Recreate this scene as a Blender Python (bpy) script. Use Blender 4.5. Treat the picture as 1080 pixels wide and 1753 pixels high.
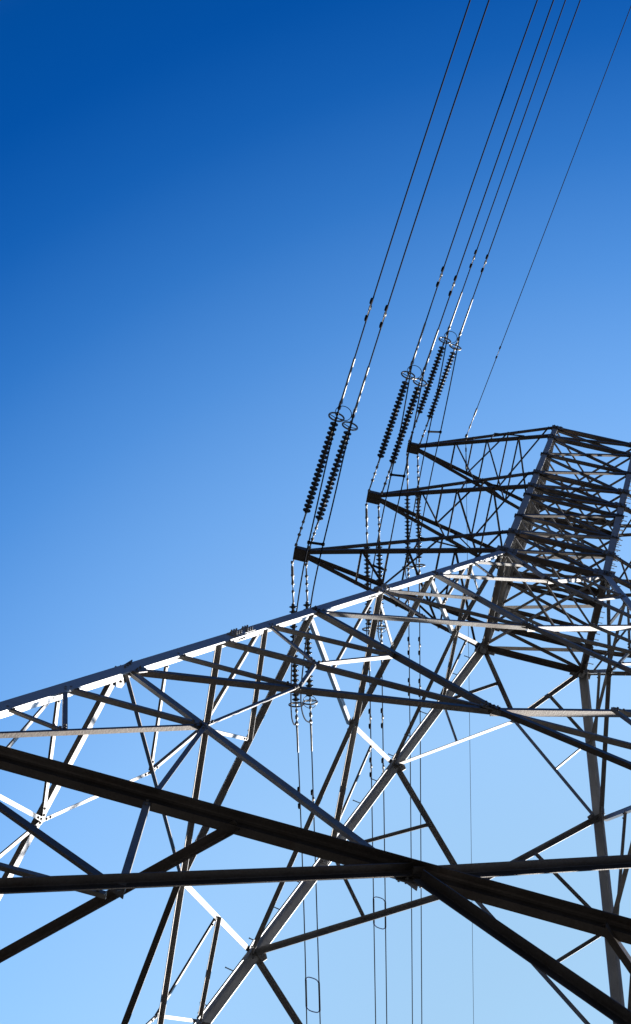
import bpy, bmesh, math, random
from mathutils import Vector, Matrix, noise
random.seed(7)
scene = bpy.context.scene
for o in list(bpy.data.objects):
    bpy.data.objects.remove(o)

# ------------------------------------------------------------------ camera
cam_d = bpy.data.cameras.new('camera')
cam = bpy.data.objects.new('camera', cam_d)
scene.collection.objects.link(cam)
CR = Vector((0.957271, -0.159971, 0.240917))
CU = Vector((-0.227052, -0.931698, 0.283523))
CF = Vector((-0.179107, 0.32611, 0.92821))
cam.matrix_world = Matrix(((CR.x, CU.x, -CF.x, 0.989), (CR.y, CU.y, -CF.y, -13.272),
                           (CR.z, CU.z, -CF.z, 1.6), (0, 0, 0, 1)))
cam_d.sensor_fit = 'HORIZONTAL'
cam_d.sensor_width = 36
cam_d.lens = 90.51
cam_d.clip_start = 0.1
cam_d.clip_end = 6000
scene.camera = cam

# ------------------------------------------------------------------ light
SUN_EL, SUN_AZ = math.radians(23), math.radians(30)     # azimuth measured from +x towards +y
sd = Vector((math.cos(SUN_EL) * math.cos(SUN_AZ), math.cos(SUN_EL) * math.sin(SUN_AZ), math.sin(SUN_EL)))
sl = bpy.data.lights.new('sun', 'SUN')
sl.energy = 3.7
sl.angle = math.radians(0.53)
sl.color = (1.0, 0.95, 0.88)
sun = bpy.data.objects.new('sun', sl)
sun.rotation_euler = sd.to_track_quat('Z', 'Y').to_euler()
scene.collection.objects.link(sun)

world = bpy.data.worlds.new('World')
scene.world = world
world.use_nodes = True
wn, wl = world.node_tree.nodes, world.node_tree.links
wn.clear()
w_out = wn.new('ShaderNodeOutputWorld')
w_bg = wn.new('ShaderNodeBackground')
sky = wn.new('ShaderNodeTexSky')
sky.sky_type = 'NISHITA'
sky.sun_disc = False
sky.sun_elevation = SUN_EL
sky.sun_rotation = math.atan2(sd.x, sd.y)
sky.air_density = 1.0
sky.dust_density = 0.3
sky.ozone_density = 3.0
# deep zenith blue in view; the unseen sky is darkened to deepen shade
tc = wn.new('ShaderNodeTexCoord')
dot = wn.new('ShaderNodeVectorMath'); dot.operation = 'DOT_PRODUCT'
gdir = Vector((0.165, 0.677, 0.717)).normalized()
dot.inputs[1].default_value = gdir
wl.new(tc.outputs['Generated'], dot.inputs[0])
mr = wn.new('ShaderNodeMapRange')
mr.inputs['From Min'].default_value = -0.8
mr.inputs['From Max'].default_value = 1.0
wl.new(dot.outputs['Value'], mr.inputs['Value'])
ramp = wn.new('ShaderNodeValToRGB')
SKY_RAMP = [(0.0000, (0.0167, 0.0167, 0.0167)), (0.2778, (0.0208, 0.0208, 0.0229)), (0.4722, (0.0500, 0.0542, 0.0667)), (0.6824, (0.2500, 0.2750, 0.3167)), (0.7658, (0.0375, 0.1375, 0.3000)), (0.7936, (0.0015, 0.1301, 0.3047)), (0.8176, (0.0046, 0.1473, 0.3424)), (0.8417, (0.0261, 0.2082, 0.4122)), (0.8657, (0.0967, 0.3154, 0.5043)), (0.8898, (0.2442, 0.4646, 0.6030)), (0.9138, (0.4638, 0.6325, 0.6845)), (0.9379, (0.6999, 0.7741, 0.7195)), (0.9619, (0.8540, 0.8308, 0.6810)), (0.9860, (0.8244, 0.7527, 0.5558))]
wl.new(mr.outputs['Result'], ramp.inputs['Fac'])
mul = wn.new('ShaderNodeMixRGB'); mul.blend_type = 'MULTIPLY'; mul.inputs['Fac'].default_value = 1.0
wl.new(sky.outputs['Color'], mul.inputs['Color1'])
wl.new(ramp.outputs['Color'], mul.inputs['Color2'])
gain = wn.new('ShaderNodeVectorMath'); gain.operation = 'SCALE'; gain.inputs['Scale'].default_value = 2.0
wl.new(mul.outputs['Color'], gain.inputs[0])
wl.new(gain.outputs['Vector'], w_bg.inputs['Color'])
# the unseen low sky is dimmed to keep the undersides of the steel dark
sepz = wn.new('ShaderNodeSeparateXYZ'); wl.new(tc.outputs['Generated'], sepz.inputs[0])
mz = wn.new('ShaderNodeMapRange'); mz.interpolation_type = 'SMOOTHSTEP'
mz.inputs['From Min'].default_value = 0.0; mz.inputs['From Max'].default_value = 0.62
mz.inputs['To Min'].default_value = 0.16; mz.inputs['To Max'].default_value = 2.4
wl.new(sepz.outputs['Z'], mz.inputs['Value']); wl.new(mz.outputs['Result'], gain.inputs['Scale'])
w_bg.inputs['Strength'].default_value = 0.099
wl.new(w_bg.outputs['Background'], w_out.inputs['Surface'])
while len(ramp.color_ramp.elements) < len(SKY_RAMP):
    ramp.color_ramp.elements.new(0.5)
for el, (p_, c_) in zip(ramp.color_ramp.elements, SKY_RAMP):
    el.position = p_
    el.color = (*c_, 1)

scene.view_settings.view_transform = 'Standard'
scene.view_settings.look = 'None'
scene.view_settings.exposure = 1.5
scene.view_settings.gamma = 1.0

# ------------------------------------------------------------------ materials
def mat(name, c1, c2, rough=0.5, metal=0.0, scale=3.0, bump=0.02, rr=0.15, fine=40.0, rust=0.0):
    m = bpy.data.materials.new(name)
    m.use_nodes = True
    n, l = m.node_tree.nodes, m.node_tree.links
    b = n['Principled BSDF']
    t = n.new('ShaderNodeTexCoord')
    ns = n.new('ShaderNodeTexNoise'); ns.inputs['Scale'].default_value = scale; ns.inputs['Detail'].default_value = 6
    ns2 = n.new('ShaderNodeTexNoise'); ns2.inputs['Scale'].default_value = fine; ns2.inputs['Detail'].default_value = 3
    l.new(t.outputs['Object'], ns.inputs['Vector']); l.new(t.outputs['Object'], ns2.inputs['Vector'])
    a = n.new('ShaderNodeMath'); a.operation = 'MULTIPLY_ADD'; a.inputs[1].default_value = 0.45
    l.new(ns2.outputs['Fac'], a.inputs[0]); 
    a2 = n.new('ShaderNodeMath'); a2.operation = 'MULTIPLY'; a2.inputs[1].default_value = 0.6
    l.new(ns.outputs['Fac'], a2.inputs[0]); l.new(a2.outputs[0], a.inputs[2])
    r = n.new('ShaderNodeValToRGB')
    r.color_ramp.elements[0].position = 0.35; r.color_ramp.elements[0].color = (*c1, 1)
    r.color_ramp.elements[1].position = 0.68; r.color_ramp.elements[1].color = (*c2, 1)
    l.new(a.outputs[0], r.inputs['Fac'])
    if rust:
        n3 = n.new('ShaderNodeTexNoise'); n3.inputs['Scale'].default_value = 1.3; n3.inputs['Detail'].default_value = 9; n3.inputs['Roughness'].default_value = 0.72
        l.new(t.outputs['Object'], n3.inputs['Vector'])
        m3 = n.new('ShaderNodeMapRange'); m3.inputs['From Min'].default_value = 0.54; m3.inputs['From Max'].default_value = 0.70; m3.inputs['To Max'].default_value = rust
        l.new(n3.outputs['Fac'], m3.inputs['Value'])
        mx = n.new('ShaderNodeMixRGB'); mx.inputs['Color2'].default_value = (0.085, 0.045, 0.024, 1)
        l.new(m3.outputs['Result'], mx.inputs['Fac']); l.new(r.outputs['Color'], mx.inputs['Color1']); l.new(mx.outputs['Color'], b.inputs['Base Color'])
    else:
        l.new(r.outputs['Color'], b.inputs['Base Color'])
    m2 = n.new('ShaderNodeMapRange'); m2.inputs['To Min'].default_value = rough - rr; m2.inputs['To Max'].default_value = rough + rr
    l.new(ns.outputs['Fac'], m2.inputs['Value']); l.new(m2.outputs['Result'], b.inputs['Roughness'])
    b.inputs['Metallic'].default_value = metal
    if bump:
        bp = n.new('ShaderNodeBump'); bp.inputs['Strength'].default_value = bump * 10; bp.inputs['Distance'].default_value = 0.01
        l.new(ns2.outputs['Fac'], bp.inputs['Height']); l.new(bp.outputs['Normal'], b.inputs['Normal'])
    return m

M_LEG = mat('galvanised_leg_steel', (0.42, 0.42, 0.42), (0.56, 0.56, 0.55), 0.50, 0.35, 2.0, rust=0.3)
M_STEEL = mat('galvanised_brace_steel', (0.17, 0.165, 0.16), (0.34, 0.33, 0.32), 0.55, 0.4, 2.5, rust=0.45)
M_WEATH_SHADE = mat('weathered_shaded_steel', (0.075, 0.066, 0.06), (0.14, 0.125, 0.114), 0.5, 0.5, 3.0, rust=0.6)  # weathered tone, with the shade of dark members painted into the colour
M_BOLT = mat('bolt_steel', (0.25, 0.25, 0.25), (0.4, 0.4, 0.4), 0.45, 0.6, 9.0, 0)
M_GLASS = mat('insulator_porcelain', (0.035, 0.045, 0.045), (0.07, 0.08, 0.08), 0.22, 0.0, 6.0, 0, 0.05)
M_CAP = mat('insulator_cap_metal', (0.18, 0.175, 0.16), (0.3, 0.29, 0.27), 0.45, 0.5, 9.0, 0)
M_ALU = mat('aluminium_fitting', (0.24, 0.24, 0.24), (0.38, 0.38, 0.37), 0.45, 0.5, 9.0, 0)
M_WIRE = mat('weathered_aluminium_wire', (0.016, 0.018, 0.026), (0.03, 0.034, 0.045), 0.85, 0.0, 9.0, 0, 0.05)
M_RING = mat('pale_blue_spacer_rubber', (0.4, 0.55, 1.0), (0.45, 0.6, 1.0), 0.5, 0.0, 9.0, 0)
M_WIRE.node_tree.nodes['Principled BSDF'].inputs['Specular IOR Level'].default_value = 0.1
M_CONC = mat('concrete', (0.28, 0.27, 0.25), (0.42, 0.41, 0.38), 0.85, 0.0, 4.0, 0.05)
M_SOIL = mat('dry_grass_ground', (0.010, 0.0075, 0.005), (0.024, 0.018, 0.011), 0.95, 0.0, 0.6, 0.08, 0.04, 9.0)

# ------------------------------------------------------------------ helpers
COL = scene.collection
def link_mesh(name, bm, m, parent=None):
    me = bpy.data.meshes.new(name)
    bmesh.ops.recalc_face_normals(bm, faces=bm.faces[:])
    bm.to_mesh(me); bm.free()
    me.materials.append(m)
    o = bpy.data.objects.new(name, me)
    COL.objects.link(o)
    if parent: o.parent = parent
    return o
def empty(name, loc, label=None, cat=None, group=None):
    o = bpy.data.objects.new(name, None)
    o.empty_display_size = 0.3
    o.location = loc
    COL.objects.link(o)
    if label: tag(o, label, cat, group)
    return o
def tag(o, label, cat, group=None, kind=None):
    if label: o['label'] = label
    if cat: o['category'] = cat
    if group: o['group'] = group
    if kind: o['kind'] = kind
def sweep(bm, prof, P, Q, ex, ey):
    """closed 2-D profile swept from P to Q; ex, ey span the section"""
    vs = []
    for X in (P, Q):
        vs.append([bm.verts.new(X + ex * a + ey * b) for a, b in prof])
    n = len(prof)
    for i in range(n):
        bm.faces.new((vs[0][i], vs[0][(i + 1) % n], vs[1][(i + 1) % n], vs[1][i]))
    bm.faces.new(vs[0][::-1]); bm.faces.new(vs[1])
def Lprof(w1, w2, t):
    r = t * 0.9
    return [(0, 0), (w1, 0), (w1, t), (t + r, t), (t + r * 0.3, t + r * 0.3), (t, t + r), (t, w2), (0, w2)]
def box(bm, c, ax, ay, az, sx, sy, sz):
    v = [bm.verts.new(c + ax * (sx * i) + ay * (sy * j) + az * (sz * k)) for i in (-.5, .5) for j in (-.5, .5) for k in (-.5, .5)]
    for f in ((0, 1, 3, 2), (4, 6, 7, 5), (0, 4, 5, 1), (2, 3, 7, 6), (0, 2, 6, 4), (1, 5, 7, 3)):
        bm.faces.new([v[i] for i in f])
def frame(d):
    d = d.normalized()
    a = d.cross(Vector((0, 0, 1)))
    if a.length < 0.05: a = d.cross(Vector((1, 0, 0)))
    a.normalize()
    return a, d.cross(a).normalized(), d
def tube(bm, pts, r, n=8, close=False):
    pts = [Vector(p) for p in pts]
    rings = []
    N = len(pts)
    up = None
    for i, p in enumerate(pts):
        if close: t = (pts[(i + 1) % N] - pts[i - 1])
        else: t = pts[min(i + 1, N - 1)] - pts[max(i - 1, 0)]
        t.normalize()
        if up is None: up = frame(t)[0]
        up = (up - t * up.dot(t)).normalized()
        b = t.cross(up)
        rr = r[i] if isinstance(r, (list, tuple)) else r
        rings.append([bm.verts.new(p + (up * math.cos(2 * math.pi * k / n) + b * math.sin(2 * math.pi * k / n)) * rr) for k in range(n)])
    for i in range(N if close else N - 1):
        A, B = rings[i], rings[(i + 1) % N]
        for k in range(n):
            f = bm.faces.new((A[k], A[(k + 1) % n], B[(k + 1) % n], B[k])); f.smooth = True
    if not close:
        bm.faces.new(rings[0][::-1]); bm.faces.new(rings[-1])
def lathe(bm, prof, O, d, n=16):
    """prof: list of (radius, height) along d"""
    a, b, d = frame(d)
    rings = []
    for r, h in prof:
        rings.append([bm.verts.new(O + d * h + (a * math.cos(2 * math.pi * k / n) + b * math.sin(2 * math.pi * k / n)) * max(r, 1e-4)) for k in range(n)])
    for A, B in zip(rings, rings[1:]):
        for k in range(n):
            f = bm.faces.new((A[k], A[(k + 1) % n], B[(k + 1) % n], B[k])); f.smooth = True
    bm.faces.new(rings[0][::-1]); bm.faces.new(rings[-1])

# ------------------------------------------------------------------ ground
bm = bmesh.new()
NG = 60
def gx(i): 
    t = (i / NG) * 2 - 1
    return math.copysign(abs(t) ** 3, t) * 3000 + t * 20
gv = [[bm.verts.new((gx(i), gx(j), 0.25 * noise.noise(Vector((gx(i) * .05, gx(j) * .05, 0))) - 0.1)) for j in range(NG + 1)] for i in range(NG + 1)]
for i in range(NG):
    for j in range(NG):
        bm.faces.new((gv[i][j], gv[i + 1][j], gv[i + 1][j + 1], gv[i][j + 1]))
g = link_mesh('ground', bm, M_SOIL)
tag(g, 'flat dry grassy ground under the pylon', None, None, 'structure')

# ------------------------------------------------------------------ the lattice tower (metres)
S = 1.25
ZG = 1.6
def Z(z): return z * S + ZG
ZA = 32.957 * S + ZG            # apex of the four lower legs
KP = 0.19085                    # half width lost per metre of height
def hw(z):                      # half width of the tower at height z (metres)
    if z <= Z(27.717): return (ZA - z) * KP
    return 1.25 + (z - Z(27.717)) * 0.00295
FACES = {'front': (Vector((1, 0, 0)), Vector((0, -1, 0))),     # u direction, outward normal
         'left': (Vector((0, 1, 0)), Vector((-1, 0, 0))),
         'back': (Vector((1, 0, 0)), Vector((0, 1, 0))),
         'right': (Vector((0, 1, 0)), Vector((1, 0, 0)))}
def FP(face, u, z, off=0.0):
    du, n = FACES[face]
    return du * u + n * (hw(z) + off) + Vector((0, 0, z))

tower = empty('lattice_tower', (0, 0, 0), 'tall galvanised steel lattice pylon with splayed legs and three crossarms, seen from below', 'pylon')

def fnormal(face, z):
    n = FACES[face][1]
    k = KP if z <= Z(27.717) else -0.00295
    return Vector((n.x, n.y, k)).normalized()

def plate(bm, C, ax, ay, n, pts, t, bolts=()):
    """flat gusset: polygon pts (in ax, ay) of thickness t, bolt heads on both sides"""
    vs0 = [bm.verts.new(C + ax * a + ay * b - n * t / 2) for a, b in pts]
    vs1 = [bm.verts.new(C + ax * a + ay * b + n * t / 2) for a, b in pts]
    k = len(pts)
    for i in range(k):
        bm.faces.new((vs0[i], vs0[(i + 1) % k], vs1[(i + 1) % k], vs1[i]))
    bm.faces.new(vs0[::-1]); bm.faces.new(vs1)
    for a, b in bolts:
        O = C + ax * a + ay * b
        for s in (1, -1):
            lathe(bm, [(0.019, 0), (0.019, 0.014), (0.012, 0.016), (0.012, 0.03), (0.004, 0.031)], O + n * (s * t / 2), n * s, 6)

WK = 0.77       # calibrates section sizes
def angle(name, P, Q, nrm, w, w2=None, t=0.01, out=False, flip=False, m=None, off=0.0, parent=None, ext=0.0, bolts=True):
    """an equal-leg angle from P to Q; one flange lies square to nrm (in the face), the other stands out"""
    d = (Q - P).normalized()
    P = P - d * ext; Q = Q + d * ext
    e = nrm.cross(d).normalized()           # in the face
    n = d.cross(e).normalized()
    if n.dot(nrm) < 0: n = -n
    if flip: e = -e
    w = w * WK; w2 = (w2 * WK) if w2 else w
    bm = bmesh.new()
    k = n if out else -n
    base = n * off - e * (w * 0.5)
    sweep(bm, Lprof(w, w2, t), P + base, Q + base, e, k)
    if bolts:
        for X, s in ((P, 1), (Q, -1)):
            for j in (0.07, 0.16):
                O = X + d * (s * j) + n * off + (-k * 0.0)
                lathe(bm, [(0.017, -0.02), (0.017, -0.006), (0.017, 0)], O, k * 1.0, 6)
    return link_mesh(name, bm, m or M_STEEL, parent or tower)

L0, L1, L2, L3, L4 = Z(27.717), Z(23.7), Z(18.85), Z(14.04), Z(10.46)
K0, K1, K2 = Z(25.75), Z(21.3), Z(16.13)
ZTOP = Z(37.35)
MIXM = [M_STEEL, M_STEEL, M_WEATH_SHADE]

# ---- legs
LEGW = 0.27
for sx in (-1, 1):
    for sy in (-1, 1):
        def LP(z, sx=sx, sy=sy): return Vector((sx * hw(z), sy * hw(z), z))
        lab = {(-1, -1): 'pale leg running up from the left edge, its lower flange lit white', (-1, 1): 'dark leg rising from the bottom left towards the waist, bright edges',
               (1, 1): 'dark leg rising steeply from the bottom right', (1, -1): None}[(sx, sy)]
        bm = bmesh.new()
        P, Q = LP(0.0), LP(L0 - 0.02)
        ex, ey = Vector((-sx, 0, 0)), Vector((0, -sy, 0))
        d = (Q - P).normalized()
        ex = (ex - d * ex.dot(d)).normalized(); ey = (ey - d * ey.dot(d)).normalized()
        z0s = [0.0, 8.0, Z(16.62), Z(21.25), L0 - 0.02]
        ws = [0.215, 0.20, 0.185, 0.17]
        for k in range(4):
            A_, B_ = LP(z0s[k]), LP(z0s[k + 1])
            sweep(bm, Lprof(ws[k], ws[k], 0.024), A_, B_, ex, ey)
        # splices: cover plates with bolt rows inside both flanges
        for zs in z0s[1:4]:
            for e1, e2 in ((ex, ey), (ey, ex)):
                C = LP(zs) + e1 * 0.10 + e2 * 0.034
                plate(bm, C, d, e1, e2, [(-.32, -.065), (.32, -.065), (.32, .065), (-.32, .065)], 0.018,
                      [(a, b) for a in (-.27, -.19, -.11, .11, .19, .27) for b in (-.032, .032)])
        for zs in z0s[2:4]:          # outer cover plate on the front and back flanges, bolts standing proud
            C = LP(zs) + ex * 0.095 - ey * 0.009
            plate(bm, C, d, ex, ey, [(-.34, -.075), (.34, -.075), (.34, .075), (-.34, .075)], 0.012, [])
            for a in (-.27, -.19, -.11, .11, .19, .27):
                for b_ in (-.038, .038):
                    lathe(bm, [(0.022, 0), (0.022, 0.018), (0.014, 0.02), (0.014, 0.05), (0.005, 0.051)], C + d * a + ex * b_ - ey * 0.006, -ey, 6)
        leg = link_mesh('leg', bm, M_LEG, tower)
        if lab: leg['label'] = lab
        if (sx, sy) in ((-1, 1), (1, -1)):       # step bolts up one corner
            z = 3.0; k = 0
            while z < L0 - 0.6:
                bb = bmesh.new()
                e1 = ey if k % 2 == 0 else ex
                e2 = ex if k % 2 == 0 else ey
                O = LP(z) + ey * (0.15 if k % 2 else 0.10)
                tube(bb, [O + ex * 0.02, O - ex * 0.15, O - ex * 0.165], [0.011, 0.011, 0.017], 6)
                link_mesh('step_bolt', bb, M_BOLT, leg)
                z += 0.85 if (z > Z(16) or z < Z(9)) else 1.1; k += 1
        # body post, straight above the waist
        bm = bmesh.new()
        P, Q = LP(L0 - 0.02), LP(ZTOP)
        ex, ey = Vector((-sx, 0, 0)), Vector((0, -sy, 0))
        for A_, B_, w in ((P, LP(Z(32.9)), 0.17), (LP(Z(32.9)), Q, 0.15)):
            sweep(bm, Lprof(w, w, 0.02), A_, B_, ex, ey)
        for zs in (L0, Z(32.9), Z(30.3)):
            for e1, e2 in ((ex, ey), (ey, ex)):
                C = LP(zs + 0.001) + e1 * 0.095 + e2 * 0.03
                plate(bm, C, Vector((0, 0, 1)), e1, e2, [(-.3, -.07), (.3, -.07), (.3, .07), (-.3, .07)], 0.016,
                      [(a, b) for a in (-.25, -.15, .15, .25) for b in (-.03, .03)])
        post = link_mesh('body_post', bm, M_LEG, tower)
        if (sx, sy) in ((1, -1), (1, 1)):
            z = L0 + 0.3; k = 0
            while z < ZTOP - 0.2:
                bb = bmesh.new()
                O = LP(z) + Vector((-0.04 * sx, 0, 0)) 
                tube(bb, [O, O + Vector((0.15 * sx, 0, 0)), O + Vector((0.165 * sx, 0, 0))], [0.011, 0.011, 0.017], 6)
                link_mesh('step_bolt', bb, M_BOLT, post)
                z += 0.4; k += 1
        # footing
        bm = bmesh.new()
        C = LP(0)
        for s, h0, h1 in ((1.3, -0.4, 0.12), (0.8, 0.12, 0.5)):
            box(bm, Vector((C.x, C.y, (h0 + h1) / 2)), Vector((1, 0, 0)), Vector((0, 1, 0)), Vector((0, 0, 1)), s, s, h1 - h0)
        bmesh.ops.bevel(bm, geom=bm.edges[:], offset=0.03, segments=1, affect='EDGES')
        link_mesh('concrete_footing', bm, M_CONC, tower)

# ---- face bracing below the waist
def seg(face, name, a, b, w, out=False, flip=False, off=0.0, m=None, t=0.009, ext=0.03):
    P, Q = FP(face, *a), FP(face, *b)
    nz = fnormal(face, (a[1] + b[1]) / 2)
    return angle(name, P, Q, nz, w, None, t, out, flip, m, off, None, ext)
def pt(a, b, t): return (a[0] + (b[0] - a[0]) * t, a[1] + (b[1] - a[1]) * t)
GUS = [(-.22, -.05), (-.16, -.16), (.16, -.16), (.22, -.05), (.2, .1), (-.2, .1)]
for face in FACES:
    fb = face in ('front', 'back')
    front = face == 'front'
    nrm = lambda z: fnormal(face, z)
    for s in (-1, 1):
        c = lambda z: (s * (hw(z) - 0.07), z)
        # outside face of the leg flanges for one diagonal family, inside for the other
        A0, A1, A2, A3, A4 = c(L0), c(L1), c(L2), c(L3), c(L4)
        k0, k1, k2 = (0, K0), (0, K1), (0, K2)
        o1, o2 = (0.016, -0.03) if s < 0 else (-0.035, 0.018)
        fl = (s > 0)
        W1, W2, W3 = 0.105, 0.12, 0.135
        # X panels, bent at the centre node; on the side faces one family has its flange turned outwards
        side_ = not fb
        top_out = side_ and s > 0
        bot_out = side_ and s < 0
        to, bo = (0.02 if top_out else o1), (0.02 if bot_out else o2)
        seg(face, 'diagonal_brace', A0, k0, W1, flip=fl, off=to, out=top_out)
        seg(face, 'diagonal_brace', A1, k0, W1, flip=not fl, off=bo, out=bot_out)
        seg(face, 'diagonal_brace', A1, k1, W2, flip=fl, off=to, out=top_out)
        seg(face, 'diagonal_brace', A2, k1, 0.1 if bot_out else W2, flip=(not fl) != (face == 'back' and s < 0), off=bo, out=bot_out)
        seg(face, 'diagonal_brace', A2, k2, W2, flip=fl, off=to, out=top_out, m=M_WEATH_SHADE if front else M_STEEL)
        seg(face, 'diagonal_brace', A3, k2, 0.085 if bot_out else W3, flip=(not fl), off=o2 if bot_out else bo, out=False, m=M_STEEL if face == 'back' else M_WEATH_SHADE)
        # inverted V down to the middle of the heavy beam
        M = (0, L4 + 0.02)
        dz_ = -0.10 if front and s > 0 else 0.0
        seg(face, 'diagonal_brace', (A3[0], A3[1] + dz_), (s * .02, L4 + .02 + dz_), 0.16 if side_ else W3, flip=(not fl) if fb else fl, off=0.02 if (side_ or (front and s > 0)) else o2, out=side_ or (front and s > 0), m=M_WEATH_SHADE if front and s > 0 else M_STEEL)  # front right brace takes the dark steel in place of real shade
        foot = (s * hw(Z(5.6)) * .985, Z(5.6))
        seg(face, 'diagonal_brace', M if s < 0 else (.05, L4 - .16), foot, 0.125 if s < 0 else 0.14, flip=fl, off=0.03, m=M_WEATH_SHADE, t=0.012, out=front)
        # secondary bracing
        def sb(a, b, w=0.07, **k): seg(face, 'secondary_brace', a, b, w, off=k.get('off', -0.012 if s < 0 else 0.012), flip=k.get('flip', fl), m=k.get('m', M_STEEL), t=0.007, ext=0.0, out=k.get('out', side_))
        for (T_, B_, kk) in ((A0, A1, k0), (A1, A2, k1)):
            n_ = c(kk[1])
            sb(n_, pt(T_, kk, .5)); sb(n_, pt(B_, kk, .5), flip=(not fl) != (face == 'back' and kk is k1))
        if not fb:
            seg(face, 'horizontal_beam', c(K0), k0, 0.09, flip=fl, off=-0.02, m=M_STEEL)
            seg(face, 'horizontal_beam', c(K1), k1, 0.12, flip=fl, off=-0.02, m=M_STEEL)
        elif front:
            seg(face, 'horizontal_beam', c(K1), k1, 0.08, flip=fl, off=-0.02, m=M_STEEL)
        seg(face, 'horizontal_beam', c(K2), k2, 0.10, flip=fl, off=-0.02, m=M_STEEL)
        Q2, R2 = pt(A2, k2, .5), pt(A3, k2, .45)
        T2 = (s * hw(K2) * .63, K2)
        sb(c(Z(17.4)), Q2, .085, out=False); sb(c(Z(17.4)), T2, .075, flip=not fl); sb(T2, Q2, .07); sb(c(Z(15.0)), R2, .075); sb(T2, R2, .065, flip=not fl)
        Sn = pt(A3, M, .335)
        sb(R2, Sn, .065); sb(c(Z(12.87)), Sn, .085); sb(Sn, A4, .07, flip=not fl, m=M_WEATH_SHADE if front else M_STEEL); sb(Sn, (s * hw(L4) * .5, L4), .075)
        U = pt(Sn, A4, .5)
        sb(c(Z(12.87)), U, .07); sb(c(Z(11.85)), U, .07, flip=not fl)
        N_ = pt(M, foot, .345)
        sb(N_, A4, .115, m=M_WEATH_SHADE, off=0.0); sb(N_, (s * hw(L4) * .5, L4), .09, off=0.045); sb(pt(M, foot, .36), c(Z(8.62)), .09, off=-.02)
        sb(c(Z(7.2)), pt(M, foot, .66), .08); sb(c(Z(8.62)), pt(M, foot, .66), .08)
        # gussets at the leg nodes
        for zz, r in ((L1, .8), (L2, .9), (L3, 1.0), (L4, 1.15)):
            bm = bmesh.new()
            C = FP(face, s * (hw(zz) - 0.16), zz, -0.012)
            du, _ = FACES[face]
            nn = fnormal(face, zz); up_ = nn.cross(du)
            plate(bm, C, du * -s, up_, nn, [(-.16 * r, -.2 * r), (.1 * r, -.14 * r), (.17 * r, 0), (.1 * r, .14 * r), (-.16 * r, .2 * r)], 0.014,
                  [(a * r, b * r) for a, b in ((-.1, -.1), (-.1, 0), (-.1, .1), (.05, -.06), (.05, .06))])
            link_mesh('gusset_plate', bm, M_STEEL, tower)
    # centre gussets
    for kk, r in ((K0, .5), (K1, .6), (K2, .7), (L4, 1.0)):
        bm = bmesh.new()
        nn = fnormal(face, kk); du, _ = FACES[face]
        plate(bm, FP(face, 0, kk, -0.008), du, nn.cross(du), nn, [(a * r, b * r) for a, b in GUS], 0.014,
              [(a * r, b * r) for a, b in ((-.14, -.1), (-.07, -.1), (.07, -.1), (.14, -.1), (-.12, .04), (.12, .04), (0, 0))])
        link_mesh('gusset_plate', bm, M_STEEL, tower)
    # heavy horizontal beam: two angles back to back in a Z
    du, n0 = FACES[face]
    h = hw(L4)
    bm = bmesh.new()
    P, Q = FP(face, -h * .99, L4), FP(face, h * .99, L4)
    up_ = Vector((0, 0, 1))
    wv, wf, t = 0.125, 0.095, 0.014
    prof = [(0, -wv / 2), (-wf, -wv / 2), (-wf, -wv / 2 + t), (-t - .015, -wv / 2 + t), (-t, -wv / 2 + t + .015), (-t, wv / 2), (wf, wv / 2), (wf, wv / 2 - t),
            (.03, wv / 2 - t), (.012, wv / 2 - t - .008), (0, wv / 2 - t - .03)]
    sweep(bm, prof, P + n0 * 0.06, Q + n0 * 0.06, n0, up_)
    o = link_mesh('horizontal_beam', bm, M_WEATH_SHADE, tower)
    if front: o['label'] = 'heavy dark beam crossing the lower part of the picture from the left edge to the right'
    # plan knee braces at the beam level
for sx in (-1, 1):
    for sy in (-1, 1):
        h = hw(L4)
        P = Vector((sx * h * .345, sy * (h - .02), L4 - 0.03)); Q = Vector((sx * (h - .02), sy * h * .345, L4 - 0.03))
        angle('diagonal_brace', P, Q, Vector((0, 0, 1)), 0.13, 0.11, 0.012, False, False, M_WEATH_SHADE, ext=0.13)
# waist plan bracing
h = hw(L0) * .97
angle('diagonal_brace', Vector((-h, -h, L0 + .05)), Vector((h, h, L0 + .05)), Vector((0, 0, 1)), 0.09)
angle('diagonal_brace', Vector((-h, h, L0 + .08)), Vector((h, -h, L0 + .08)), Vector((0, 0, 1)), 0.09)

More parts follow.
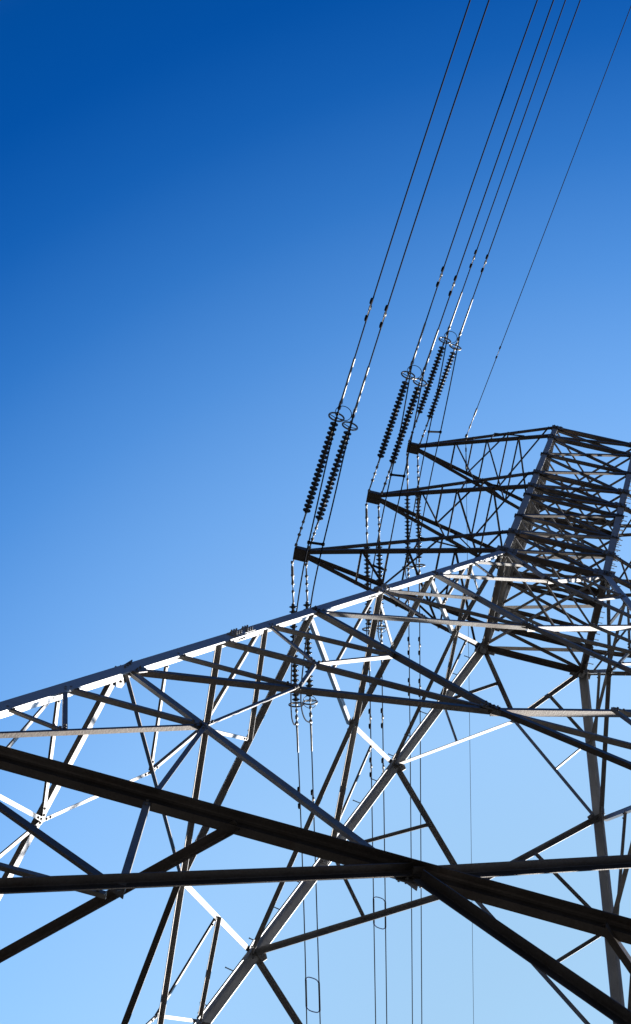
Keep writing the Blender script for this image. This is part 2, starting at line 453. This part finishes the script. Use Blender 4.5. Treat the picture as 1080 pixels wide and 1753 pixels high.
# ---- body above the waist
LV = [Z(v) for v in (27.717, 28.9, 29.95, 31.45, 32.15, 33.2, 34.75, 36.35, 37.25)]
for face in FACES:
    for i, z in enumerate(LV):
        hh = hw(z) * .97
        wv = 0.155 if i in (0, 1, 4, 5, 7, 8) else 0.115
        off = 0.02 if face in ('front', 'back') else -0.025
        seg(face, 'body_strut', (-hh, z), (hh, z), wv, off=off, m=M_STEEL if face == 'left' else M_WEATH_SHADE, ext=.08 if face in ('front', 'back') else 0.0)  # left face takes the lighter steel to imitate its sunlit side
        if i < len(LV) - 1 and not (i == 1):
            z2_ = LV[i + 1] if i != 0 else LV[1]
            seg(face, 'body_brace', (-hh, z + .02), (hh, z2_ - .02), 0.115, off=0.012, flip=True, m=M_STEEL if face == 'left' else M_WEATH_SHADE)
            seg(face, 'body_brace', (hh, z + .02), (-hh, z2_ - .02), 0.115, off=-0.04, m=M_STEEL if face == 'left' else M_WEATH_SHADE)
    # the tall second panel
    hh = hw(LV[1]) * .97
    seg(face, 'body_brace', (-hh, LV[1]), (hh, LV[2]), 0.115, off=0.012, flip=True, m=M_STEEL)
    seg(face, 'body_brace', (hh, LV[1]), (-hh, LV[2]), 0.115, off=-0.04, m=M_STEEL)
    for z in (L0, LV[1], LV[4], LV[5], LV[7], LV[8]):
        for s in (-1, 1):
            bm = bmesh.new()
            du, _ = FACES[face]; nn = fnormal(face, z + .01)
            r = 1.5 if z == L0 else 1.0
            plate(bm, FP(face, s * (hw(z) - 0.12), z, 0.02 if face in ('front', 'back') else -0.035), du, nn.cross(du), nn,
                  [(-.16 * r, -.13 * r), (.16 * r, -.13 * r), (.16 * r, .13 * r), (-.16 * r, .13 * r)], 0.012, [(a * r, b * r) for a in (-.1, 0, .1) for b in (-.07, .07)])
            link_mesh('gusset_plate', bm, M_STEEL, tower)
for i in range(9):
    z = LV[i] + .03; hh = hw(z) * .95
    angle('body_brace', Vector((-hh, -hh, z)), Vector((hh, hh, z)), Vector((0, 0, 1)), 0.07)
    angle('body_brace', Vector((hh, -hh, z + .1)), Vector((-hh, hh, z + .1)), Vector((0, 0, 1)), 0.07)

# ---- crossarms
ARM = [(27.717, 28.9, 4.69), (32.05, 33.15, 4.19), (36.41, 37.25, 4.14)]
ARML = ['lowest', 'middle', 'topmost']
static_P = None
for ai, (zl, zu, ln) in enumerate(ARM):
    for s in (-1, 1):
        zt_l, zt_u, zr_l, zr_u = Z(zl), Z(zl) + 0.14, Z(zl), Z(zu)
        xt = ln * S - 0.16
        Y = 0.12
        bm = bmesh.new()
        ch = {}
        for key, y, za_, zb_ in (('lf', -1, zt_l, zr_l), ('lb', 1, zt_l, zr_l), ('uf', -1, zt_u, zr_u), ('ub', 1, zt_u, zr_u)):
            P = Vector((s * xt, y * Y, za_)); Q = Vector((s * (hw(zb_) - 0.03), y * (hw(zb_) + 0.035), zb_))
            ch[key] = (P, Q)
            d = (Q - P).normalized()
            up_ = Vector((0, 0, 1)) if key[0] == 'l' else Vector((0, 0, -1))
            e = Vector((0, -y, 0)); e = (e - d * e.dot(d)).normalized(); k = d.cross(e); 
            if k.dot(up_) < 0: k = -k
            w = 0.10 if key[0] == 'l' else 0.09
            sweep(bm, Lprof(w, w, 0.011), P, Q + d * 0.06, e, k)
        arm = link_mesh('cross_arm', bm, M_WEATH_SHADE, tower)
        if s < 0: arm['label'] = ARML[ai] + ' crossarm pointing left'
        else: arm['label'] = ARML[ai] + ' crossarm on the far right side'
        if ai == 2 and s < 0:
            static_P = ch['uf'][0].lerp(ch['uf'][1], 0.34) + Vector((0, 0, 0.03))
        def at(key, t): return ch[key][0].lerp(ch[key][1], t)
        def strut(P, Q, w=0.06, n=Vector((0, 0, 1))):
            angle('strut', P, Q, n, w, None, 0.007, False, random.random() < .5, M_WEATH_SHADE, 0.0, arm, 0.0, False)
        fr = [0.28, 0.52, 0.76]
        for i, t in enumerate(fr):
            strut(at('lf', t), at('lb', t))
            nx = fr[i + 1] if i < 2 else 0.97
            strut(at('lf', t), at('lb', nx))
        for i, t in enumerate([0.40, 0.66]):
            strut(at('uf', t), at('ub', t))
            strut(at('ub', t), at('uf', [0.66, 0.96][i]))
        for y in ('f', 'b'):
            nrm_ = Vector((0, 1, 0))
            for t0, t1 in ((0.55, 0.55), (0.55, 0.80)):
                strut(at('u' + y, t0), at('l' + y, t1), 0.05, nrm_)
        # end box with lugs
        bm = bmesh.new()
        X = Vector((1, 0, 0)); Yv = Vector((0, 1, 0)); Zv = Vector((0, 0, 1))
        C = Vector((s * (ln * S), 0.04, Z(zl) + 0.07))
        box(bm, C - Zv * .078, X, Yv, Zv, 0.37, 0.30, 0.014)
        box(bm, C + Zv * .078, X, Yv, Zv, 0.37, 0.30, 0.014)
        box(bm, C - Yv * .143, X, Yv, Zv, 0.37, 0.014, 0.142)
        box(bm, C + Yv * .143, X, Yv, Zv, 0.37, 0.014, 0.142)
        box(bm, C + X * (s * .178), X, Yv, Zv, 0.014, 0.272, 0.142)
        for dx in (-.165, .165):
            for dy in (-.18, .18):
                box(bm, C + X * dx + Yv * dy, X, Yv, Zv, 0.02, 0.07, 0.09)
        for dx in (-.14, -.05, .05, .14):
            for dy in (-.12, 0, .12):
                lathe(bm, [(0.016, 0), (0.016, 0.014)], C + X * dx + Yv * dy - Zv * .085, -Zv, 6)
        link_mesh('end_plate', bm, M_WEATH_SHADE, arm)

# ------------------------------------------------------------------ insulator strings, conductors, jumpers
DEG = math.pi / 180
AZ = {'N': 170.6 * DEG, 'F': 12.6 * DEG}
# attachment, clamp, [disc start, disc end, ring] fractions, slope, curvature, damper distances
STR = {
'1NL':((-6.03,-0.146,36.246),(-5.378,-4.082,35.391),[0.245,0.868,0.901],-0.2838,0.01085,[2.38]),
'1NR':((-5.697,-0.154,36.246),(-5.078,-3.898,35.646),[0.219,0.855,0.89],-0.2985,0.01160,[2.44]),
'2NL':((-5.397,-0.113,41.638),(-4.744,-4.056,40.743),[0.275,0.859,0.904],-0.3106,0.01518,[2.47]),
'2NR':((-5.042,-0.131,41.638),(-4.41,-3.95,40.786),[0.256,0.859,0.895],-0.2310,0.00574,[2.38]),
'3NL':((-5.335,-0.132,47.112),(-4.704,-3.946,46.388),[0.262,0.841,0.894],-0.1665,0.00037,[2.19]),
'3NR':((-5.006,-0.116,47.112),(-4.402,-3.767,46.766),[0.247,0.84,0.881],-0.2526,0.00946,[2.28]),
'1FL':((-6.055,0.237,36.246),(-5.178,4.158,35.796),[0.258,0.858,0.88],-0.0498,-0.00579,[1.88]),
'1FR':((-5.71,0.21,36.246),(-4.854,4.039,35.841),[0.239,0.836,0.873],-0.0887,-0.00104,[1.97]),
'2FL':((-5.402,0.225,41.638),(-4.554,4.018,41.21),[0.291,0.861,0.891],-0.1288,0.00016,[2.06,3.44]),
'2FR':((-5.062,0.21,41.638),(-4.237,3.9,41.258),[0.249,0.84,0.887],-0.1284,-0.00070,[2.09,3.5]),
'3FL':((-5.325,0.219,47.112),(-4.491,3.951,46.556),[0.285,0.869,0.902],-0.1347,-0.00081,[2.03,3.31]),
'3FR':((-4.998,0.217,47.112),(-4.187,3.844,46.695),[0.247,0.844,0.903],-0.1650,0.00020,[2.09,3.38])}
def wire_pt(C, az, a, b, s, smax):
    k = min(s, smax)
    z = a * k + b * k * k + (s - k) * (a + 2 * b * k)
    return C + Vector((math.sin(az) * s, math.cos(az) * s, z))
ARMW = {'1': 'lowest', '2': 'middle', '3': 'topmost'}
SIDE = {'L': 'left', 'R': 'right'}
# one disc, shared by all
bm = bmesh.new()
lathe(bm, [(0.016, -0.068), (0.034, -0.064), (0.037, -0.03), (0.04, -0.012), (0.075, -0.004), (0.094, 0.006), (0.097, 0.014), (0.09, 0.016),
           (0.06, 0.008), (0.04, 0.012), (0.03, 0.02), (0.034, 0.028), (0.058, 0.036), (0.06, 0.040), (0.036, 0.038), (0.015, 0.04), (0.013, 0.068)], Vector((0, 0, 0)), Vector((0, 0, 1)), 18)
disc_me = bpy.data.meshes.new('insulator_disc')
bmesh.ops.recalc_face_normals(bm, faces=bm.faces[:]); bm.to_mesh(disc_me); bm.free()
disc_me.materials.append(M_GLASS); disc_me.materials.append(M_CAP)
for f in disc_me.polygons:
    if f.center.xy.length < 0.036: f.material_index = 1
def child_world(o, par): 
    o.parent = par
    o.matrix_parent_inverse = Matrix.Translation(par.location).inverted()
for key, (A_, C_, fs, a, b, dmp) in STR.items():
    A_, C_ = Vector(A_), Vector(C_)
    near = key[1] == 'N'
    az = AZ[key[1]]
    d = C_ - A_; Ls = d.length; dn = d.normalized()
    side = ('slanting up' if near else 'hanging down')
    root = empty('insulator_string', A_, '%s string of the insulator pair %s from the %s crossarm tip' % (SIDE[key[2]], side, ARMW[key[0]]),
                 'insulator', 'insulator strings at the crossarm tips')
    # links with turnbuckle and shackles
    bm = bmesh.new()
    LL = Ls * fs[0]
    fat = key in ('1FL', '2FL', '3FL')
    r0 = 0.034 if fat else 0.02
    pr = [(0.012, 0), (0.035, .01), (0.035, .07), (0.014, .075)]
    for q in ((.14, r0), (.30, r0), (.33, 0.042), (.36, 0.042), (.37, r0 * .9), (.5, r0 * .9), (.52, .038), (.555, .038), (.57, .014), (.68, .014), (.7, .036), (.74, .036), (.76, .022), (.97, .022), (1.0, .03)):
        pr.append((q[1], q[0] * LL))
    lathe(bm, pr, A_, dn, 10)
    o = link_mesh('link_rod', bm, M_ALU if (fat or near) else M_CAP); child_world(o, root)
    ND = 20
    rot = dn.to_track_quat('Z', 'Y').to_matrix().to_4x4()
    for i in range(ND):
        t = fs[0] + (fs[1] - fs[0]) * (i + .5) / ND
        o = bpy.data.objects.new('insulator_disc', disc_me)
        COL.objects.link(o)
        sag = -0.05 * math.sin(math.pi * t)
        o.matrix_world = Matrix.Translation(A_ + d * t + Vector((0, 0, sag))) @ rot
        o.parent = root; o.matrix_parent_inverse = Matrix.Translation(A_).inverted()
    # grading ring round the live end
    bm = bmesh.new()
    e1, e2, _ = frame(dn)
    Cn = A_ + d * fs[2]
    tube(bm, [Cn + (e1 * math.cos(x) + e2 * math.sin(x)) * 0.175 for x in [2 * math.pi * k / 28 for k in range(28)]], 0.02, 8, True)
    tube(bm, [Cn - e1 * .165, Cn - dn * .03, Cn + e1 * .165], 0.011, 6)
    o = link_mesh('grading_ring', bm, M_ALU); child_world(o, root)
    if key in ('1NL', '2NL', '3NL', '1FR', '2FR'):
        bm = bmesh.new()
        v1 = dn; v2 = Vector((1, 0, 0)); v2 = (v2 - v1 * v2.dot(v1)).normalized()
        rr = 0.175 if near else 0.155
        Cr = Cn + (dn * (.16 if near else -0.02) + v2 * (.13 if near else 0.0)) * 1.0 + Vector((0, 0, -.03))
        tube(bm, [Cr + (v1 * math.cos(x) * .95 + v2 * math.sin(x)) * rr * 1.08 for x in [2 * math.pi * k / 32 for k in range(32)]], 0.009, 6, True)
        o = link_mesh('arcing_ring', bm, M_WIRE if near else M_ALU); child_world(o, root)
    # fittings between ring and clamp
    bm = bmesh.new()
    P0 = A_ + d * fs[1]; Lr = Ls * (1 - fs[1])
    pr = [(.012, 0)]
    for q in ((.1, .03), (.2, .03), (.22, .013), (.35, .013), (.37, .034), (.48, .034), (.5, .016), (.62, .016), (.64, .038), (.78, .038), (.8, .018), (.9, .02), (.92, .04), (1.0, .04), (1.06, .03)):
        pr.append((q[1], q[0] * Lr))
    lathe(bm, pr, P0, dn, 10)
    # jumper lug, sticking down
    tube(bm, [C_ + dn * .02, C_ + Vector((0, 0, -.06)) - dn * .02, C_ + Vector((0, 0, -.12)) - dn * .06], [.03, .028, .022], 8)
    o = link_mesh('dead_end_clamp', bm, M_ALU); child_world(o, root)

    # conductor
    smax = 13.0
    ss = [0, .3, .6, 1.0, 1.5, 2, 3, 4, 5, 6, 7, 8, 9, 10, 11, 12, 13, 15, 18, 24, 40, 70]
    rt_ = empty('conductor', C_, '%s wire of the %s crossarm pair running off the %s of the photo' % (SIDE[key[2]], ARMW[key[0]], 'top' if near else 'bottom'), 'cable', 'conductors of the power line')
    bm = bmesh.new()
    tube(bm, [wire_pt(C_, az, a, b, s, smax) for s in ss], 0.0155 if near else 0.015, 8)
    o = link_mesh('wire', bm, M_WIRE); child_world(o, rt_)
    bm = bmesh.new()
    lr = 1.15 if near else .75
    tube(bm, [wire_pt(C_, az, a, b, s, smax) for s in (-.02, .1, .4, lr - .03, lr)], [.032, .027, .025, .025, .017], 10)
    o = link_mesh('compression_sleeve', bm, M_ALU); child_world(o, rt_)
    # vibration dampers: clamp, messenger cable, two weights
    for ds in dmp:
        Wp = wire_pt(C_, az, a, b, ds, smax); W2_ = wire_pt(C_, az, a, b, ds + .1, smax)
        wd = (W2_ - Wp).normalized(); dnv = Vector((0, 0, -1)); dnv = (dnv - wd * dnv.dot(wd)).normalized()
        sidev = wd.cross(dnv)
        dr = empty('vibration_damper', Wp, 'dumbbell damper on the %s wire of the %s crossarm, %s' % (SIDE[key[2]], ARMW[key[0]],
              'above its insulators' if near else ('below its insulators' if len(dmp) == 1 else ('below and nearer its insulators' if ds == dmp[0] else 'below and farther from its insulators'))), 'damper', 'vibration dampers on the wires')
        bm = bmesh.new()
        lathe(bm, [(.012, -.05), (.03, -.045), (.03, .045), (.012, .05)], Wp, wd, 8)
        box(bm, Wp + dnv * .05, wd, dnv, sidev, .04, .1, .022)
        tube(bm, [Wp + dnv * .10 - wd * .21, Wp + dnv * .092, Wp + dnv * .10 + wd * .21], .008, 6)
        o = link_mesh('clamp', bm, M_CAP); child_world(o, dr)
        for sg in (-1, 1):
            bm = bmesh.new()
            O = Wp + dnv * .105 + wd * (sg * .22)
            lathe(bm, [(.012, -.075), (.034, -.07), (.036, .02), (.026, .06), (.01, .07)], O, wd * sg, 10)
            o = link_mesh('weight', bm, M_WIRE); child_world(o, dr)

# jumpers under the arm tips
JMP = {
'1L':[(-5.378,-4.082,35.335),(-5.37,-3.762,35.1),(-5.342,-2.582,34.63),(-5.31,-1.29,34.12),(-5.296,-0.693,33.87),(-5.273,0.259,33.78),(-5.248,1.264,33.93),(-5.222,2.33,34.295),(-5.195,3.5,34.9),(-5.182,4.011,35.4),(-5.178,4.158,35.75)],
'1R':[(-5.078,-3.898,35.6),(-5.056,-3.101,35.12),(-5.028,-2.121,34.7),(-5.002,-1.206,34.2),(-4.985,-0.609,33.88),(-4.965,0.089,33.7),(-4.917,1.6,33.82),(-4.899,2.447,34.02),(-4.882,3.058,34.4),(-4.865,3.637,35.05),(-4.855,4.03,35.78)],
'2L':[(-4.744,-4.055,40.70),(-4.714,-2.791,40.66),(-4.693,-1.873,40.5),(-4.677,-1.193,40.22),(-4.66,-0.502,39.98),(-4.638,0.448,39.74),(-4.611,1.575,39.7),(-4.581,2.878,40.12),(-4.566,3.501,40.5),(-4.556,4.0,41.15)],
'2R':[(-4.41,-3.95,40.74),(-4.384,-2.766,40.6),(-4.367,-1.998,40.48),(-4.348,-1.156,40.3),(-4.339,-0.715,40.15),(-4.324,-0.061,39.88),(-4.292,1.407,39.7),(-4.268,2.488,39.88),(-4.25,3.309,40.3),(-4.239,3.88,41.2)],
'3L':[(-4.704,-3.946,46.35),(-4.667,-2.569,46.2),(-4.642,-1.656,45.9),(-4.625,-1.014,45.72),(-4.605,-0.291,45.42),(-4.544,1.985,45.15),(-4.516,3.018,45.35),(-4.503,3.55,45.75),(-4.492,3.95,46.5)],
'3R':[(-4.403,-3.77,46.72),(-4.369,-2.599,46.5),(-4.341,-1.598,46.2),(-4.322,-0.919,45.95),(-4.277,0.658,45.3),(-4.238,2.022,45.15),(-4.214,2.904,45.3),(-4.199,3.45,45.75),(-4.188,3.84,46.63)]}
def smooth_pts(pts, n=4):
    P = [Vector(p) for p in pts]
    for _ in range(n):          # Chaikin corner cutting keeps the ends
        Q = [P[0]]
        for u, v in zip(P, P[1:]):
            Q += [u.lerp(v, .25), u.lerp(v, .75)]
        Q.append(P[-1]); P = Q
        if len(P) > 90: break
    return P
JC = {}
for key, pts in JMP.items():
    bm = bmesh.new()
    P = smooth_pts(pts)
    JC[key] = P
    tube(bm, P, 0.0165, 8)
    o = link_mesh('jumper_cable', bm, M_WIRE)
    tag(o, '%s cable of the slack jumper pair passing under the %s crossarm tip' % (SIDE[key[1]], ARMW[key[0]]), 'cable', 'jumper loops under the crossarm tips')
def near_y(P, y): return min(P, key=lambda v: abs(v.y - y))
for k, ys in {'1': [-1.12], '2': [-1.17, 1.2], '3': [-.97]}.items():
    for j, y in enumerate(ys):
        A_, B_ = near_y(JC[k + 'L'], y), near_y(JC[k + 'R'], y)
        bm = bmesh.new()
        d = (B_ - A_).normalized()
        e1, e2, _ = frame(d)
        box(bm, (A_ + B_) / 2, d, e1, e2, (B_ - A_).length, .045, .05)
        for X in (A_, B_):
            lathe(bm, [(.03, -.035), (.038, -.03), (.038, .03), (.03, .035)], X, Vector((0, 1, 0)), 8)
        o = link_mesh('spacer_bar', bm, M_WIRE)
        tag(o, 'short bar between the jumper cables of the %s crossarm%s' % (ARMW[k], '' if len(ys) == 1 else (', upper of its two bars' if j == 0 else ', lower of its two bars')), 'spacer', 'spacer bars on the jumpers')
# loop spacers on the wires running down the photo
for k, (yc, lab) in {'1': (11.05, 'lowest'), '2': (11.48, 'middle')}.items():
    W = []
    for sd_ in 'LR':
        A_, C_, fs, a, b, dmp = STR[k + 'F' + sd_]; C_ = Vector(C_)
        W.append(lambda y, C_=C_, a=a, b=b: wire_pt(C_, AZ['F'], a, b, (y - C_.y) / math.cos(AZ['F']), 13.0))
    rt_ = empty('bundle_spacer', (W[0](yc) + W[1](yc)) / 2, 'blue oval spacer between the %s crossarm wires running down the photo' % lab, 'spacer', 'oval spacers on the wire pairs')
    Lh = .34
    for sg in (-1, 1):
        a0, a1 = W[0](yc + sg * Lh), W[1](yc + sg * Lh)
        m_ = W[0](yc + sg * (Lh + .1)); m2 = W[1](yc + sg * (Lh + .1))
        bm = bmesh.new()
        tube(bm, smooth_pts([a0, a0.lerp(m_, .8).lerp(m2, .12), m_.lerp(m2, .35), m_.lerp(m2, .65), m2.lerp(a1, .2).lerp(m_, .12), a1], 3), 0.014, 8)
        o = link_mesh('spacer_arc', bm, M_RING); child_world(o, rt_)
    for w in W:
        bm = bmesh.new()
        tube(bm, [w(yc - Lh - .05), w(yc - Lh), w(yc), w(yc + Lh), w(yc + Lh + .05)], [.018, .025, .024, .025, .018], 8)
        o = link_mesh('armour_rod', bm, M_WIRE); child_world(o, rt_)

# ------------------------------------------------------------------ earth wire on the topmost crossarm
for nm, az, a, b in (('N', AZ['N'], -0.035, -0.0012), ('F', AZ['F'], -0.085, 0.0)):
    C_ = Vector(static_P)
    rt_ = empty('earth_wire', C_, 'thin single earth wire from the topmost crossarm %s' % ('running off the top right corner' if nm == 'N' else 'running straight down the photo'), 'cable')
    bm = bmesh.new()
    tube(bm, [wire_pt(C_, az, a, b, s, 13.0) for s in (0.05, 1, 3, 5, 8, 11, 15, 25, 45, 70)], 0.011 if nm == 'N' else .007, 6)
    o = link_mesh('wire', bm, M_WIRE); child_world(o, rt_)
    bm = bmesh.new()
    d = (wire_pt(C_, az, a, b, 1, 13) - C_).normalized()
    lathe(bm, [(.012, 0), (.04, .02), (.04, .1), (.012, .12), (.012, .3), (.024, .32), (.024, .42), (.013, .45), (.016, .7), (.026, .75), (.026, .95), (.012, 1.0)], C_, d, 8)
    o = link_mesh('tension_clamp', bm, M_CAP); child_world(o, rt_)
    if nm == 'N':
        Wp = wire_pt(C_, az, a, b, 2.83, 13)
        dr = empty('vibration_damper', Wp, 'lone dumbbell damper under the thin earth wire', 'damper', 'vibration dampers on the wires')
        wd = d; dnv = Vector((0, 0, -1)); dnv = (dnv - wd * dnv.dot(wd)).normalized()
        bm = bmesh.new()
        box(bm, Wp + dnv * .035, wd, dnv, wd.cross(dnv), .035, .09, .02)
        tube(bm, [Wp + dnv * .08 - wd * .14, Wp + dnv * .08 + wd * .14], .006, 6)
        o = link_mesh('clamp', bm, M_CAP); child_world(o, dr)
        for sg in (-1, 1):
            bm = bmesh.new()
            lathe(bm, [(.01, -.05), (.024, -.045), (.025, .02), (.01, .05)], Wp + dnv * .08 + wd * (sg * .16), wd * sg, 8)
            o = link_mesh('weight', bm, M_WIRE); child_world(o, dr)
